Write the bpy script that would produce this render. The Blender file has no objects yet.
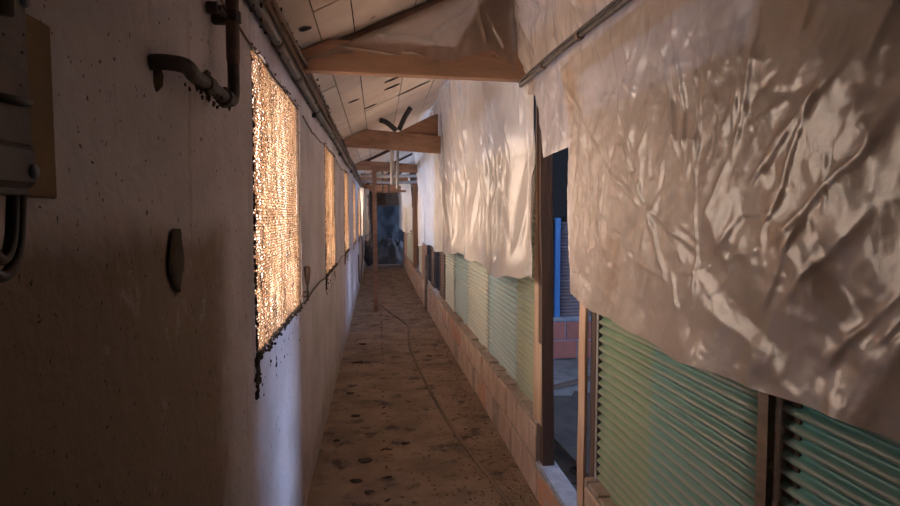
import bpy, bmesh, math, random
import numpy as np
from mathutils import Vector, Matrix, noise
random.seed(7)
sc = bpy.context.scene
col = sc.collection
PI = math.pi

# ------------------------------------------------------------------ materials
def mat(name, base, rough=.8, var=None, scale=6., spots=None, bump=0., bscale=30., spec=.5, metal=0., aniso=None, trans=0., transp=0., coat=0., detail=5.):
    """base colour, optional second colour mixed by noise, optional dark specks, bump, translucency and transparency"""
    m = bpy.data.materials.new(name); m.use_nodes = True
    nt = m.node_tree; N = nt.nodes; L = nt.links
    p = N['Principled BSDF']; out = N['Material Output']
    tc = N.new('ShaderNodeTexCoord'); mp = N.new('ShaderNodeMapping'); L.new(tc.outputs['Object'], mp.inputs[0])
    if aniso: mp.inputs['Scale'].default_value = aniso
    p.inputs['Roughness'].default_value = rough; p.inputs['Metallic'].default_value = metal
    p.inputs['Specular IOR Level'].default_value = spec
    p.inputs['Coat Weight'].default_value = coat; p.inputs['Coat Roughness'].default_value = .07
    p.inputs['Base Color'].default_value = (*base, 1)
    c = None
    def nz(s, d=detail, r=.6):
        n = N.new('ShaderNodeTexNoise'); n.inputs['Scale'].default_value = s; n.inputs['Detail'].default_value = d; n.inputs['Roughness'].default_value = r
        L.new(mp.outputs[0], n.inputs['Vector']); return n.outputs['Fac']
    def ramp(src, a, b):
        r = N.new('ShaderNodeMapRange'); r.inputs[1].default_value = a; r.inputs[2].default_value = b; r.clamp = True
        L.new(src, r.inputs[0]); return r.outputs[0]
    def mix(f, a, b):
        x = N.new('ShaderNodeMix'); x.data_type = 'RGBA'
        L.new(f, x.inputs['Factor'])
        for v, i in ((a, 'A'), (b, 'B')):
            s = [k for k in x.inputs if k.name == i and k.type == 'RGBA'][0]
            if isinstance(v, tuple): s.default_value = (*v[:3], 1)
            else: L.new(v, s)
        return [k for k in x.outputs if k.type == 'RGBA'][0]
    m['_'] = 0
    cur = base
    if var:
        cur = mix(ramp(nz(scale), .38, .62), cur, var)
    if spots:   # (colour, scale, lo, hi)
        for (sc_, ss, lo, hi) in spots:
            cur = mix(ramp(nz(ss), lo, hi), cur, sc_)
    if not isinstance(cur, tuple): L.new(cur, p.inputs['Base Color'])
    bo = None
    if bump:
        b = N.new('ShaderNodeBump'); b.inputs['Strength'].default_value = bump; b.inputs['Distance'].default_value = .01
        L.new(nz(bscale), b.inputs['Height']); L.new(b.outputs[0], p.inputs['Normal']); bo = b
    sh = p.outputs[0]
    if trans:
        t = N.new('ShaderNodeBsdfTranslucent')
        if isinstance(cur, tuple): t.inputs[0].default_value = (*base, 1)
        else: L.new(cur, t.inputs[0])
        x = N.new('ShaderNodeMixShader'); x.inputs[0].default_value = trans
        L.new(sh, x.inputs[1]); L.new(t.outputs[0], x.inputs[2]); sh = x.outputs[0]
    if transp:
        t = N.new('ShaderNodeBsdfTransparent'); x = N.new('ShaderNodeMixShader'); x.inputs[0].default_value = transp
        L.new(sh, x.inputs[1]); L.new(t.outputs[0], x.inputs[2]); sh = x.outputs[0]
    L.new(sh, out.inputs[0])
    del m['_']
    m.diffuse_color = (*base, 1)
    return m

def plaster_mat():
    m = bpy.data.materials.new('old_lime_plaster'); m.use_nodes = True
    nt = m.node_tree; N = nt.nodes; L = nt.links; p = N['Principled BSDF']
    p.inputs['Roughness'].default_value = .75; p.inputs['Specular IOR Level'].default_value = .3
    tc = N.new('ShaderNodeTexCoord'); sep = N.new('ShaderNodeSeparateXYZ'); L.new(tc.outputs['Object'], sep.inputs[0])
    def nz(s, d=5, v=None, r=.6):
        n = N.new('ShaderNodeTexNoise'); n.inputs['Scale'].default_value = s; n.inputs['Detail'].default_value = d; n.inputs['Roughness'].default_value = r
        L.new(v or tc.outputs['Object'], n.inputs['Vector']); return n.outputs['Fac']
    def ma(op, a, b=None, c=None):
        x = N.new('ShaderNodeMath'); x.operation = op
        for i, v in enumerate((a, b, c)):
            if v is None: continue
            if isinstance(v, (int, float)): x.inputs[i].default_value = v
            else: L.new(v, x.inputs[i])
        return x.outputs[0]
    def rng(v, a, b, lo=0., hi=1.):
        r = N.new('ShaderNodeMapRange'); r.interpolation_type = 'SMOOTHSTEP'
        for i, q in enumerate((a, b, lo, hi)): r.inputs[i + 1].default_value = q
        L.new(v, r.inputs[0]); return r.outputs[0]
    def mix(f, a, b):
        x = N.new('ShaderNodeMix'); x.data_type = 'RGBA'; L.new(f, x.inputs['Factor'])
        for v, i in ((a, 'A'), (b, 'B')):
            s = [k for k in x.inputs if k.name == i and k.type == 'RGBA'][0]
            if isinstance(v, tuple): s.default_value = (*v, 1)
            else: L.new(v, s)
        return [k for k in x.outputs if k.type == 'RGBA'][0]
    y, z = sep.outputs[1], sep.outputs[2]
    n1 = nz(2.2); n2 = nz(9.)
    c = mix(rng(n1, .35, .65), (.66, .60, .63), (.53, .475, .495))
    # large brown patch on the lower plaster near the meter box, with an irregular border
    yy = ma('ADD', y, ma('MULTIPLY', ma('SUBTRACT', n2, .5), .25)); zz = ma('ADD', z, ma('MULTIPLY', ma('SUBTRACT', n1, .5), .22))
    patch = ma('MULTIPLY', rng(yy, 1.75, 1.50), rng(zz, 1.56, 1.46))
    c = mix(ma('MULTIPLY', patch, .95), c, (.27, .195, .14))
    # grey-brown dirt towards the skirting and vertical runs
    mp = N.new('ShaderNodeMapping'); mp.inputs['Scale'].default_value = (1, 9, .8); L.new(tc.outputs['Object'], mp.inputs[0])
    runs = nz(2., 6, mp.outputs[0])
    c = mix(ma('MULTIPLY', rng(runs, .55, .75), .45), c, (.30, .235, .18))
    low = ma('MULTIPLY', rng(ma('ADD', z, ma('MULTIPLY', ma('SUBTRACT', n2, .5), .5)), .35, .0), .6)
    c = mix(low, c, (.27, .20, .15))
    # pale flaked salts
    c = mix(ma('MULTIPLY', rng(nz(5.5, 8, None, .75), .58, .66), .35), c, (.72, .70, .70))
    # black specks
    sp = nz(60., 2); c = mix(ma('MULTIPLY', rng(sp, .675, .70), .9), c, (.06, .045, .04))
    sp2 = ma('MULTIPLY', rng(nz(20., 8, None, .8), .625, .67), .75); c = mix(sp2, c, (.15, .11, .09))
    L.new(c, p.inputs['Base Color'])
    b = N.new('ShaderNodeBump'); b.inputs['Strength'].default_value = .8; b.inputs['Distance'].default_value = .012
    L.new(ma('ADD', nz(14., 8), ma('MULTIPLY', nz(3.), 2.)), b.inputs['Height']); L.new(b.outputs[0], p.inputs['Normal'])
    return m

M = {}
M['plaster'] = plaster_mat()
M['floor'] = mat('brown_trodden_concrete', (.33, .23, .165), .8, (.22, .15, .105), 3.2, spots=[((.085, .06, .048), 5., .55, .66), ((.40, .28, .19), 2., .55, .75), ((.05, .035, .03), 45., .70, .74)], bump=.5, bscale=22., spec=.35)
M['ceiling'] = mat('dusty_white_panel', (.82, .72, .63), .8, (.70, .60, .51), 3., spots=[((.36, .27, .20), 9., .66, .74)], bump=.15, bscale=12.)
M['black'] = mat('dark_void', (.02, .016, .014), .9)
M['dirt'] = mat('dark_dirt', (.045, .03, .022), .95, (.09, .06, .04), 60.)
M['wood'] = mat('warm_old_timber', (.42, .24, .15), .65, (.29, .16, .095), 4., spots=[((.07, .04, .025), 16., .66, .70)], bump=.5, bscale=30., aniso=(.35, 3, 3))
M['woodY'] = mat('timber_along_corridor', (.24, .16, .11), .7, (.15, .10, .07), 4., bump=.5, bscale=30., aniso=(3, .35, 3))
M['woodZ'] = mat('upright_timber', (.60, .42, .30), .7, (.46, .30, .20), 5., spots=[((.08, .05, .03), 30., .7, .74)], bump=.4, bscale=30., aniso=(3, 3, .35))
M['darkwood'] = mat('dark_upright_timber', (.13, .075, .055), .7, (.09, .055, .04), 6., bump=.4, bscale=30., aniso=(3, 3, .35))
M['orangewood'] = mat('orange_upright_timber', (.55, .30, .17), .7, (.42, .22, .12), 5., bump=.3, aniso=(3, 3, .35))
M['flake'] = mat('brown_black_flake', (.10, .085, .06), .9, (.035, .025, .022), 14., bump=.5)
M['brick'] = mat('hollow_clay_brick', (.60, .30, .20), .85, (.50, .28, .20), 7., spots=[((.46, .36, .28), 5., .50, .60)], bump=.6, bscale=25.)
M['brick_dusty'] = mat('mortar_smeared_brick', (.58, .42, .33), .9, (.47, .34, .27), 8., spots=[((.47, .23, .14), 6., .6, .7)], bump=.6, bscale=25.)
M['brick_red'] = mat('red_clay_brick', (.50, .17, .13), .85, (.40, .15, .12), 9., bump=.5, bscale=25.)
M['mortar'] = mat('grey_mortar', (.42, .33, .27), .9, (.30, .235, .19), 12., bump=.6, bscale=40.)
M['bluemortar'] = mat('bluish_cement', (.34, .35, .40), .9, (.24, .25, .30), 12., bump=.6, bscale=30.)
M['pipe'] = mat('grimy_dark_pipe', (.055, .045, .04), .6, (.11, .085, .07), 30., bump=.5, bscale=60.)
M['greypipe'] = mat('grey_steel_conduit', (.10, .085, .075), .4, (.055, .045, .04), 10., bump=.3, bscale=40., spec=.6)
M['brownpipe'] = mat('rust_brown_pipe', (.20, .12, .09), .6, (.13, .08, .06), 18., bump=.4)
M['palepipe'] = mat('pale_plastic_tube', (.36, .33, .31), .5, (.26, .235, .22), 8.)
M['wire'] = mat('rusty_dusty_wire', (.46, .28, .15), .7, (.78, .62, .44), 5., spots=[((.10, .05, .03), 10., .54, .64)], trans=.28, aniso=(1, 2.6, .6))
M['curtain'] = mat('yellowed_window_film', (.80, .62, .47), .6, (.92, .84, .76), 3., spots=[((.62, .34, .18), 2.4, .50, .62)], trans=.60, transp=.42, aniso=(1, 3.2, .5))
M['film'] = mat('dusty_polythene', (.53, .435, .375), .27, (.44, .355, .30), 3., spots=[((.46, .31, .21), 2.2, .60, .74), ((.30, .19, .13), 55., .74, .77)], bump=.16, bscale=26., spec=.55, trans=.18, coat=.35)
M['filmdark'] = mat('brown_dusty_polythene', (.38, .29, .235), .18, (.30, .22, .17), 4., spots=[((.30, .19, .13), 3., .58, .7)], bump=.2, bscale=12., spec=.8, trans=.2, transp=.35)
M['filmclear'] = mat('clear_dusty_polythene', (.76, .69, .63), .13, (.68, .60, .54), 4., bump=.12, bscale=20., spec=.9, trans=.12, transp=.10)
M['filmwhite'] = mat('white_dusty_polythene', (.86, .82, .78), .3, (.78, .72, .66), 4., trans=.40, spec=.6)
def sheetmat(n, a, b, dust=.45, dc=(.40, .345, .275), split=None):
    m = mat(n, a, .45, b, 3., spots=[((.36, .30, .23), 6., .64, .80), ((.04, .035, .03), 40., .70, .73)], bump=.12, bscale=30., aniso=(1, .8, 3), spec=.5)
    nt = m.node_tree; N = nt.nodes; L = nt.links; p = N['Principled BSDF']
    src = p.inputs['Base Color'].links[0].from_socket
    tc = N.new('ShaderNodeTexCoord'); sp = N.new('ShaderNodeSeparateXYZ'); L.new(tc.outputs['Object'], sp.inputs[0])
    def mx(f, a_, b_):
        x = N.new('ShaderNodeMix'); x.data_type = 'RGBA'; L.new(f, x.inputs['Factor'])
        s2 = [k for k in x.inputs if k.type == 'RGBA']; L.new(a_, s2[0]); s2[1].default_value = (*b_, 1)
        return [k for k in x.outputs if k.type == 'RGBA'][0]
    if split:      # the sheet is a different tone past a certain distance along it
        r = N.new('ShaderNodeMapRange'); r.inputs[1].default_value = split[0] - .015; r.inputs[2].default_value = split[0] + .015; L.new(sp.outputs[1], r.inputs[0])
        src = mx(r.outputs[0], src, split[1])
    # dust settled on the outer crest of every ridge
    r = N.new('ShaderNodeMapRange'); r.inputs[1].default_value = .001; r.inputs[2].default_value = -.008; r.inputs[4].default_value = dust; L.new(sp.outputs[0], r.inputs[0])
    src = mx(r.outputs[0], src, dc)
    L.new(src, p.inputs['Base Color'])
    return m
M['s_green'] = sheetmat('green_sheet', (.11, .24, .205), (.14, .27, .235), .55, split=(.62, (.17, .25, .15)))
M['s_teal'] = sheetmat('teal_sheet', (.135, .265, .235), (.18, .30, .255))
M['s_teal2'] = sheetmat('deep_teal_sheet', (.07, .25, .235), (.11, .28, .26), .5)
M['s_olive'] = sheetmat('olive_sheet', (.34, .37, .22), (.27, .34, .25))
M['s_blue'] = sheetmat('pale_blue_sheet', (.30, .46, .48), (.38, .50, .50))
M['s_cream'] = sheetmat('cream_sheet', (.52, .53, .44), (.46, .51, .46))
M['s_purple'] = sheetmat('grey_violet_sheet', (.16, .11, .13), (.20, .15, .17))
M['bluepaint'] = mat('blue_painted_wood', (.03, .15, .42), .5, (.05, .20, .50), 8., bump=.2)
M['boxpaint'] = mat('grimy_beige_enamel', (.19, .15, .12), .6, (.12, .095, .08), 14., spots=[((.05, .035, .03), 32., .66, .7)], bump=.3)
M['boxgrey'] = mat('grey_bakelite_housing', (.14, .125, .12), .6, (.11, .10, .095), 12.)
M['tanboard'] = mat('tan_backing_board', (.25, .155, .07), .8, (.19, .12, .055), 12.)
M['blackpl'] = mat('black_cable_sheath', (.025, .02, .02), .45, (.05, .04, .035), 30.)
M['bluegrey'] = mat('blue_grey_screw_plug', (.08, .10, .15), .4)
M['handle'] = mat('worn_wooden_handle', (.07, .04, .025), .5, (.10, .06, .04), 30.)
M['leaf'] = mat('dead_leaf', (.09, .05, .028), .9, (.17, .10, .055), 30.)
M['paleleaf'] = mat('pale_chaff', (.45, .36, .25), .9, (.3, .2, .13), 40.)
M['tarp'] = mat('slate_blue_tarpaulin', (.10, .11, .125), .8, (.065, .072, .085), 2.5, bump=.4, bscale=6.)
M['rubble'] = mat('grey_rubble', (.16, .14, .13), .95, (.09, .08, .08), 6., bump=.8, bscale=12.)
M['cloth'] = mat('dark_cloth', (.035, .03, .035), .95, (.06, .05, .05), 9.)
M['darkboard'] = mat('dark_roofing_sheet', (.04, .03, .026), .95, (.07, .052, .045), 5., bump=.4)
M['roomfloor'] = mat('grey_room_floor', (.28, .26, .26), .85, (.18, .165, .17), 5., spots=[((.06, .05, .05), 9., .6, .7)], bump=.4)

# ------------------------------------------------------------------ helpers
def mk(name, bm, m, parent=None, smooth=False, loc=None):
    me = bpy.data.meshes.new(name)
    bmesh.ops.recalc_face_normals(bm, faces=bm.faces) if len(bm.faces) < 60000 else None
    bm.to_mesh(me); bm.free()
    return lk(name, me, m, parent, smooth, loc)
def lk(name, me, m, parent=None, smooth=False, loc=None):
    for k in (m if isinstance(m, (list, tuple)) else [m]): me.materials.append(k)
    if smooth: me.polygons.foreach_set('use_smooth', [True] * len(me.polygons))
    o = bpy.data.objects.new(name, me); col.objects.link(o)
    if parent: o.parent = parent
    if loc: o.location = loc
    return o
def tag(o, label, cat, group=None, kind=None):
    o['label'] = label; o['category'] = cat
    if group: o['group'] = group
    if kind: o['kind'] = kind
    return o
def thing(name, label, cat, loc=(0, 0, 0), rz=0, group=None):
    o = bpy.data.objects.new(name, None); col.objects.link(o); o.empty_display_size = .1
    o.location = loc; o.rotation_euler = (0, 0, rz)
    return tag(o, label, cat, group)
def struct(o):
    o['kind'] = 'structure'; return o
def box(bm, x0, x1, y0, y1, z0, z1, bev=0., mi=0, jit=0.):
    r = bmesh.ops.create_cube(bm, size=1.)
    for v in r['verts']:
        v.co = Vector((x0 + (v.co.x + .5) * (x1 - x0), y0 + (v.co.y + .5) * (y1 - y0), z0 + (v.co.z + .5) * (z1 - z0)))
        if jit: v.co += Vector((random.uniform(-jit, jit), random.uniform(-jit, jit), random.uniform(-jit, jit)))
    fs = list({f for v in r['verts'] for f in v.link_faces})
    for f in fs: f.material_index = mi
    if bev:
        es = list({e for f in fs for e in f.edges})
        rr = bmesh.ops.bevel(bm, geom=es, offset=bev, segments=1, affect='EDGES')
        for f in rr['faces']: f.material_index = mi
def beam(bm, a, b, w, h, up=Vector((0, 0, 1)), bev=.004, segs=1, warp=0.):
    a = Vector(a); b = Vector(b); d = (b - a).normalized(); s = d.cross(up).normalized(); u = s.cross(d)
    rings = []
    for i in range(segs + 1):
        t = i / segs; c = a.lerp(b, t)
        if warp and 0 < i < segs: c += s * random.uniform(-warp, warp) + u * random.uniform(-warp, warp)
        rings.append([bm.verts.new(c + s * sx * w / 2 + u * sy * h / 2) for sx, sy in ((-1, -1), (1, -1), (1, 1), (-1, 1))])
    for r0, r1 in zip(rings, rings[1:]):
        for k in range(4): bm.faces.new((r0[k], r0[(k + 1) % 4], r1[(k + 1) % 4], r1[k]))
    bm.faces.new(rings[0][::-1]); bm.faces.new(rings[-1])
    if bev: bmesh.ops.bevel(bm, geom=[e for e in bm.edges if len(e.link_faces) == 2 and e.calc_face_angle(0) > .5], offset=bev, segments=1, affect='EDGES')
def tube(bm, pts, r, n=10, cap=True):
    pts = [Vector(p) for p in pts]
    rr = r if isinstance(r, (list, tuple)) else [r] * len(pts)
    up = Vector((0, 0, 1)); prev = None; pl = None
    for i, p in enumerate(pts):
        d = (pts[min(i + 1, len(pts) - 1)] - pts[max(i - 1, 0)]).normalized()
        if pl is None: s = d.cross(up) if abs(d.z) < .95 else d.cross(Vector((1, 0, 0)))
        else: s = pl - d * pl.dot(d)
        s.normalize(); pl = s; t = d.cross(s)
        ring = [bm.verts.new(p + (s * math.cos(2 * PI * k / n) + t * math.sin(2 * PI * k / n)) * rr[i]) for k in range(n)]
        if prev:
            for k in range(n): bm.faces.new((prev[k], prev[(k + 1) % n], ring[(k + 1) % n], ring[k]))
        elif cap: bm.faces.new(ring[::-1])
        prev = ring
    if cap: bm.faces.new(prev)
def smoothpts(pts, k=5):
    P = [Vector(p) for p in pts]; out = []
    for i in range(len(P) - 1):
        p0, p1, p2, p3 = P[max(i - 1, 0)], P[i], P[i + 1], P[min(i + 2, len(P) - 1)]
        for j in range(k):
            t = j / k
            out.append(.5 * ((2 * p1) + (p2 - p0) * t + (2 * p0 - 5 * p1 + 4 * p2 - p3) * t * t + (3 * p1 - p0 - 3 * p2 + p3) * t ** 3))
    return out + [P[-1]]
def prism(bm, poly, d, mi=0):
    """extrude a polygon (list of Vectors) by the vector d"""
    a = [bm.verts.new(p) for p in poly]; b = [bm.verts.new(Vector(p) + Vector(d)) for p in poly]
    n = len(a); bm.faces.new(a).material_index = mi; bm.faces.new(b[::-1]).material_index = mi
    for i in range(n): bm.faces.new((a[i], b[i], b[(i + 1) % n], a[(i + 1) % n])).material_index = mi
def blob(bm, c, r, sq=(1, 1, 1), jit=.3, sub=1):
    q = bmesh.ops.create_icosphere(bm, subdivisions=sub, radius=1)
    R = Matrix.Rotation(random.uniform(0, 6), 3, 'Z')
    for v in q['verts']:
        k = r * (1 + random.uniform(-jit, jit)); p = R @ Vector((v.co.x * sq[0] * k, v.co.y * sq[1] * k, v.co.z * sq[2] * k)); v.co = p + Vector(c)
def grid_mesh(name, P):
    """P: (n, m, 3) array to a quad mesh"""
    n, m_, _ = P.shape
    me = bpy.data.meshes.new(name)
    idx = np.arange(n * m_).reshape(n, m_)
    F = np.stack([idx[:-1, :-1], idx[1:, :-1], idx[1:, 1:], idx[:-1, 1:]], -1).reshape(-1, 4)
    me.vertices.add(n * m_); me.vertices.foreach_set('co', P.reshape(-1).astype('f'))
    me.loops.add(F.size); me.loops.foreach_set('vertex_index', F.reshape(-1).astype('i'))
    me.polygons.add(len(F)); me.polygons.foreach_set('loop_start', np.arange(0, F.size, 4).astype('i'))
    me.polygons.foreach_set('loop_total', np.full(len(F), 4, 'i')); me.update(calc_edges=True); me.validate()
    return me
def RX(y): return .86 - .0105 * (y - 2) if y < 12 else .755      # inner face of the low brick wall
def CZ(x): return 2.33 + .5 * (x + .4)                            # underside of the sloping ceiling

# ------------------------------------------------------------------ camera
cam = bpy.data.cameras.new('camera'); co = bpy.data.objects.new('camera', cam); col.objects.link(co)
cam.sensor_width = 36; cam.lens = 24; cam.clip_start = .02
co.location = (0, 0, 1.55); co.rotation_euler = (math.radians(90 - 3.624), 0, math.radians(-6.829)); sc.camera = co

# ------------------------------------------------------------------ room shell
Y0, Y1 = -1.6, 18.6
WIN = [(-.52 + 2.59 * k, 1.16) for k in range(0, 7)]   # start, width
WIN[1] = (2.01, 1.20); WIN = WIN[1:]
WZ = (1.08, 2.10)
bm = bmesh.new()
ys = sorted(set([round(v, 3) for v in np.arange(Y0, Y1 + .01, .1)] + [a for a, w in WIN] + [a + w for a, w in WIN]))
ys = [y for i, y in enumerate(ys) if i == 0 or y - ys[i - 1] > .012 or any(abs(y - q) < 1e-6 for a, w in WIN for q in (a, a + w))]
zs = [0, .1, .2, .3, .4, .5, .6, .7, .8, .9, 1.0, WZ[0], 1.2, 1.35, 1.5, 1.65, 1.8, 1.95, WZ[1], 2.2, 2.34]
def wx(y, z):
    return -.40 + .008 * noise.noise((y * .9, z * 1.1, 0)) + .004 * noise.noise((y * 4, z * 4, 3))
V = {}
for i, y in enumerate(ys):
    for j, z in enumerate(zs): V[i, j] = bm.verts.new((wx(y, z), y, z))
def inwin(y, z): return any(a - 1e-6 < y < a + w + 1e-6 for a, w in WIN) and WZ[0] < z < WZ[1]
for i in range(len(ys) - 1):
    for j in range(len(zs) - 1):
        if not inwin((ys[i] + ys[i + 1]) / 2, (zs[j] + zs[j + 1]) / 2):
            bm.faces.new((V[i, j], V[i + 1, j], V[i + 1, j + 1], V[i, j + 1]))
for f in bm.faces: f.smooth = True
be = [e for e in bm.edges if len(e.link_faces) == 1]
for e in be: e.smooth = False
r = bmesh.ops.extrude_edge_only(bm, edges=be)
for v in r['geom']:
    if isinstance(v, bmesh.types.BMVert): v.co.x = -.56
for i in range(0, len(WIN) - 1):   # outer skin
    pass
zz_ = [(0, WZ[0]), (WZ[1], 2.34)]
for a, b in zz_: box(bm, -.60, -.56, Y0, Y1, a, b)
prev = Y0
for a, w in WIN:
    if a > prev: box(bm, -.60, -.56, prev, a, WZ[0], WZ[1])
    prev = a + w
box(bm, -.60, -.56, prev, Y1, WZ[0], WZ[1])
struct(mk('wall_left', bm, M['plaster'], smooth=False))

bm = bmesh.new()
xs = np.arange(-.40, .95, .05); yy = np.arange(Y0, 22, .1)
P = np.array([[(x, y, .006 * noise.noise((x * 2, y * 1.3, 1)) + .0025 * noise.noise((x * 11, y * 9, 1)) - .004) for x in xs] for y in yy])
me = grid_mesh('floor', P)
bm.from_mesh(me); box(bm, -.6, 1.0, Y0 - .1, 22, -.1, -.02)
struct(mk('floor', bm, M['floor'], smooth=True))
bm = bmesh.new(); box(bm, .92, 4.1, Y0 - .1, 22, -.1, -.012); struct(mk('floor', bm, M['roomfloor']))

# ceiling: dark backing with separate dusty panels under it
bm = bmesh.new()
prism(bm, [Vector((-.62, Y0 - .1, CZ(-.62) + .03)), Vector((4.12, Y0 - .1, CZ(4.12) + .03)), Vector((4.12, Y0 - .1, CZ(4.12) + .12)), Vector((-.62, Y0 - .1, CZ(-.62) + .12))], (0, 23.7, 0))
struct(mk('ceiling', bm, M['black']))
bm = bmesh.new()
xb = [-.40, -.265, -.11, .20, .52, .86, 1.3, 1.9, 2.5, 3.1, 4.0]
for i in range(len(xb) - 1):
    yb = [Y0, 1.1, 2.62, 4.05 + .3 * (i % 2), 5.48, 6.9, 8.3, 9.6, 11.1, 12.6, 14.2, 16, 18.5] if i < 5 else [Y0, 6, 12.4, 18.5]
    for a, b in zip(yb, yb[1:]):
        x0, x1 = xb[i] + .003, xb[i + 1] - .003; dz = random.uniform(-.003, .003)
        prism(bm, [Vector((x0, a + .003, CZ(x0) + dz)), Vector((x1, a + .003, CZ(x1) + dz)), Vector((x1, a + .003, CZ(x1) + .014 + dz)), Vector((x0, a + .003, CZ(x0) + .014 + dz))], (0, b - a - .006, 0))
cp = struct(mk('ceiling', bm, M['ceiling']))
for (x, y, l) in [(.13, 4.69, .15), (.12, 4.96, .13), (-.18, 4.79, .085), (-.06, 5.35, .11), (.33, 5.5, .30), (-.312, 2.76, .05), (.42, 4.4, .1), (-.2, 1.9, .07)]:
    bm = bmesh.new(); n = 14; ring = []
    for k in range(n):
        t = 2 * PI * k / n; dx = math.cos(t) * l / 2; dy = math.sin(t) * .026 * (1 + .3 * random.uniform(-1, 1)) + .02 * math.cos(t)
        ring.append(Vector((x + dx, y + dy, CZ(x + dx) - .0065)))
    prism(bm, ring, (0, 0, .003)); mk('tear', bm, M['black'], cp)

def slab(name, boxes, m, **k):
    bm = bmesh.new()
    for b in boxes: box(bm, *b)
    return struct(mk(name, bm, m))
rz = (1.0, 2.05)
slab('wall_right', [(4.0, 4.1, Y0, 22, 0, rz[0]), (4.0, 4.1, Y0, 22, rz[1], 4.55), (4.0, 4.1, Y0, 2.75, *rz), (4.0, 4.1, 4.05, 8.75, *rz), (4.0, 4.1, 10.0, 14, *rz), (4.0, 4.1, 15, 19.0, *rz), (4.0, 4.1, 20.6, 22, *rz)], M['bluemortar'])  # the opening nearest the end is added to light the far store
bm = bmesh.new()
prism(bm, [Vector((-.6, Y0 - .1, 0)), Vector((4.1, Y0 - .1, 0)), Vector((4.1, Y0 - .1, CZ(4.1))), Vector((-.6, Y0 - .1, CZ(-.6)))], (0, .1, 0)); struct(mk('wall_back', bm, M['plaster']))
bm = bmesh.new()   # far wall with an opening through which the store behind is seen
prism(bm, [Vector((-.4, Y1, 0)), Vector((-.03, Y1, 0)), Vector((-.03, Y1, 1.83)), Vector((-.4, Y1, 1.83))], (0, .1, 0))
prism(bm, [Vector((-.6, Y1, 1.83)), Vector((4.0, Y1, 1.83)), Vector((4.0, Y1, CZ(4.0))), Vector((-.6, Y1, CZ(-.6)))], (0, .1, 0))
prism(bm, [Vector((.77, Y1, 0)), Vector((4.0, Y1, 0)), Vector((4.0, Y1, 1.83)), Vector((.77, Y1, 1.83))], (0, .1, 0))
struct(mk('wall_far', bm, M['woodY']))
slab('wall_end', [(-.7, 4.1, 22, 22.1, 0, 4.6), (-.7, -.6, Y1, 22, 0, 2.4)], M['bluemortar'])

# ------------------------------------------------------------------ windows with rusty wire mesh
def honey(W, H, cx=.020, cz=.0108, r=.0010, depth=.0046):
    """honeycomb wire netting in the YZ plane as flat ribbons of real depth"""
    verts = []; faces = []; vi = {}
    def node(y, z):
        k = (round(y, 4), round(z, 4))
        if k not in vi:
            vi[k] = len(verts)
            verts.append((y, z))
        return vi[k]
    edges = set()
    nx = int(W / cx); nz_ = int(H / cz)
    for i in range(nx):
        for j in range(nz_):
            oy = i * cx + (cx / 2 if j % 2 else 0); oz = j * cz
            a = (oy, oz + cz * .33); b = (oy + cx / 2, oz); c = (oy + cx, oz + cz * .33); d = (oy, oz + cz)
            A, B, C_, D = node(*a), node(*b), node(*c), node(*d)
            edges.add((A, B)); edges.add((B, C_)); edges.add((A, D))
    VV = np.array(verts)
    E_ = np.array(sorted(edges))
    rs = np.random.RandomState(3)
    VV = VV + rs.normal(0, .0009, VV.shape)
    bulge = np.array([.010 * noise.noise((y * 3, z * 3, 5)) + .004 * noise.noise((y * 17, z * 9, 2)) for y, z in VV]) + rs.normal(0, .0016, len(VV))
    P0 = VV[E_[:, 0]]; P1 = VV[E_[:, 1]]; b0 = bulge[E_[:, 0]]; b1 = bulge[E_[:, 1]]
    d = P1 - P0; L = np.linalg.norm(d, axis=1, keepdims=True); nrm = np.stack([-d[:, 1], d[:, 0]], 1) / L * r
    out = []
    for (pp, bb) in ((P0, b0), (P1, b1)):
        for sy, sx in ((1, -1), (-1, -1), (-1, 1), (1, 1)):
            q = pp + nrm * sy
            out.append(np.stack([bb + sx * depth / 2, q[:, 0], q[:, 1]], 1))
    A = np.stack(out, 1)            # (E, 8, 3)
    n = len(A); base = (np.arange(n) * 8)[:, None, None]
    F = np.array([[k, (k + 1) % 4, 4 + (k + 1) % 4, 4 + k] for k in range(4)])[None] + base
    F = F.reshape(-1, 4)
    me = bpy.data.meshes.new('wire_mesh')
    me.vertices.add(n * 8); me.vertices.foreach_set('co', A.reshape(-1).astype('f'))
    me.loops.add(F.size); me.loops.foreach_set('vertex_index', F.reshape(-1).astype('i'))
    me.polygons.add(len(F)); me.polygons.foreach_set('loop_start', np.arange(0, F.size, 4).astype('i'))
    me.polygons.foreach_set('loop_total', np.full(len(F), 4, 'i')); me.update(calc_edges=True)
    return me
hm = honey(1.15, 1.005); hm.materials.append(M['wire'])
n1, n2 = 60, 12
P = np.array([[(-.045 + .018 * math.sin(i * .62) + .012 * noise.noise((i * .3, j * .3, 9)), 1.16 * i / n1, (WZ[1] - WZ[0]) * j / n2) for j in range(n2 + 1)] for i in range(n1 + 1)])
fm = grid_mesh('window_film', P); fm.materials.append(M['curtain']); fm.polygons.foreach_set('use_smooth', [True] * len(fm.polygons))
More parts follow.
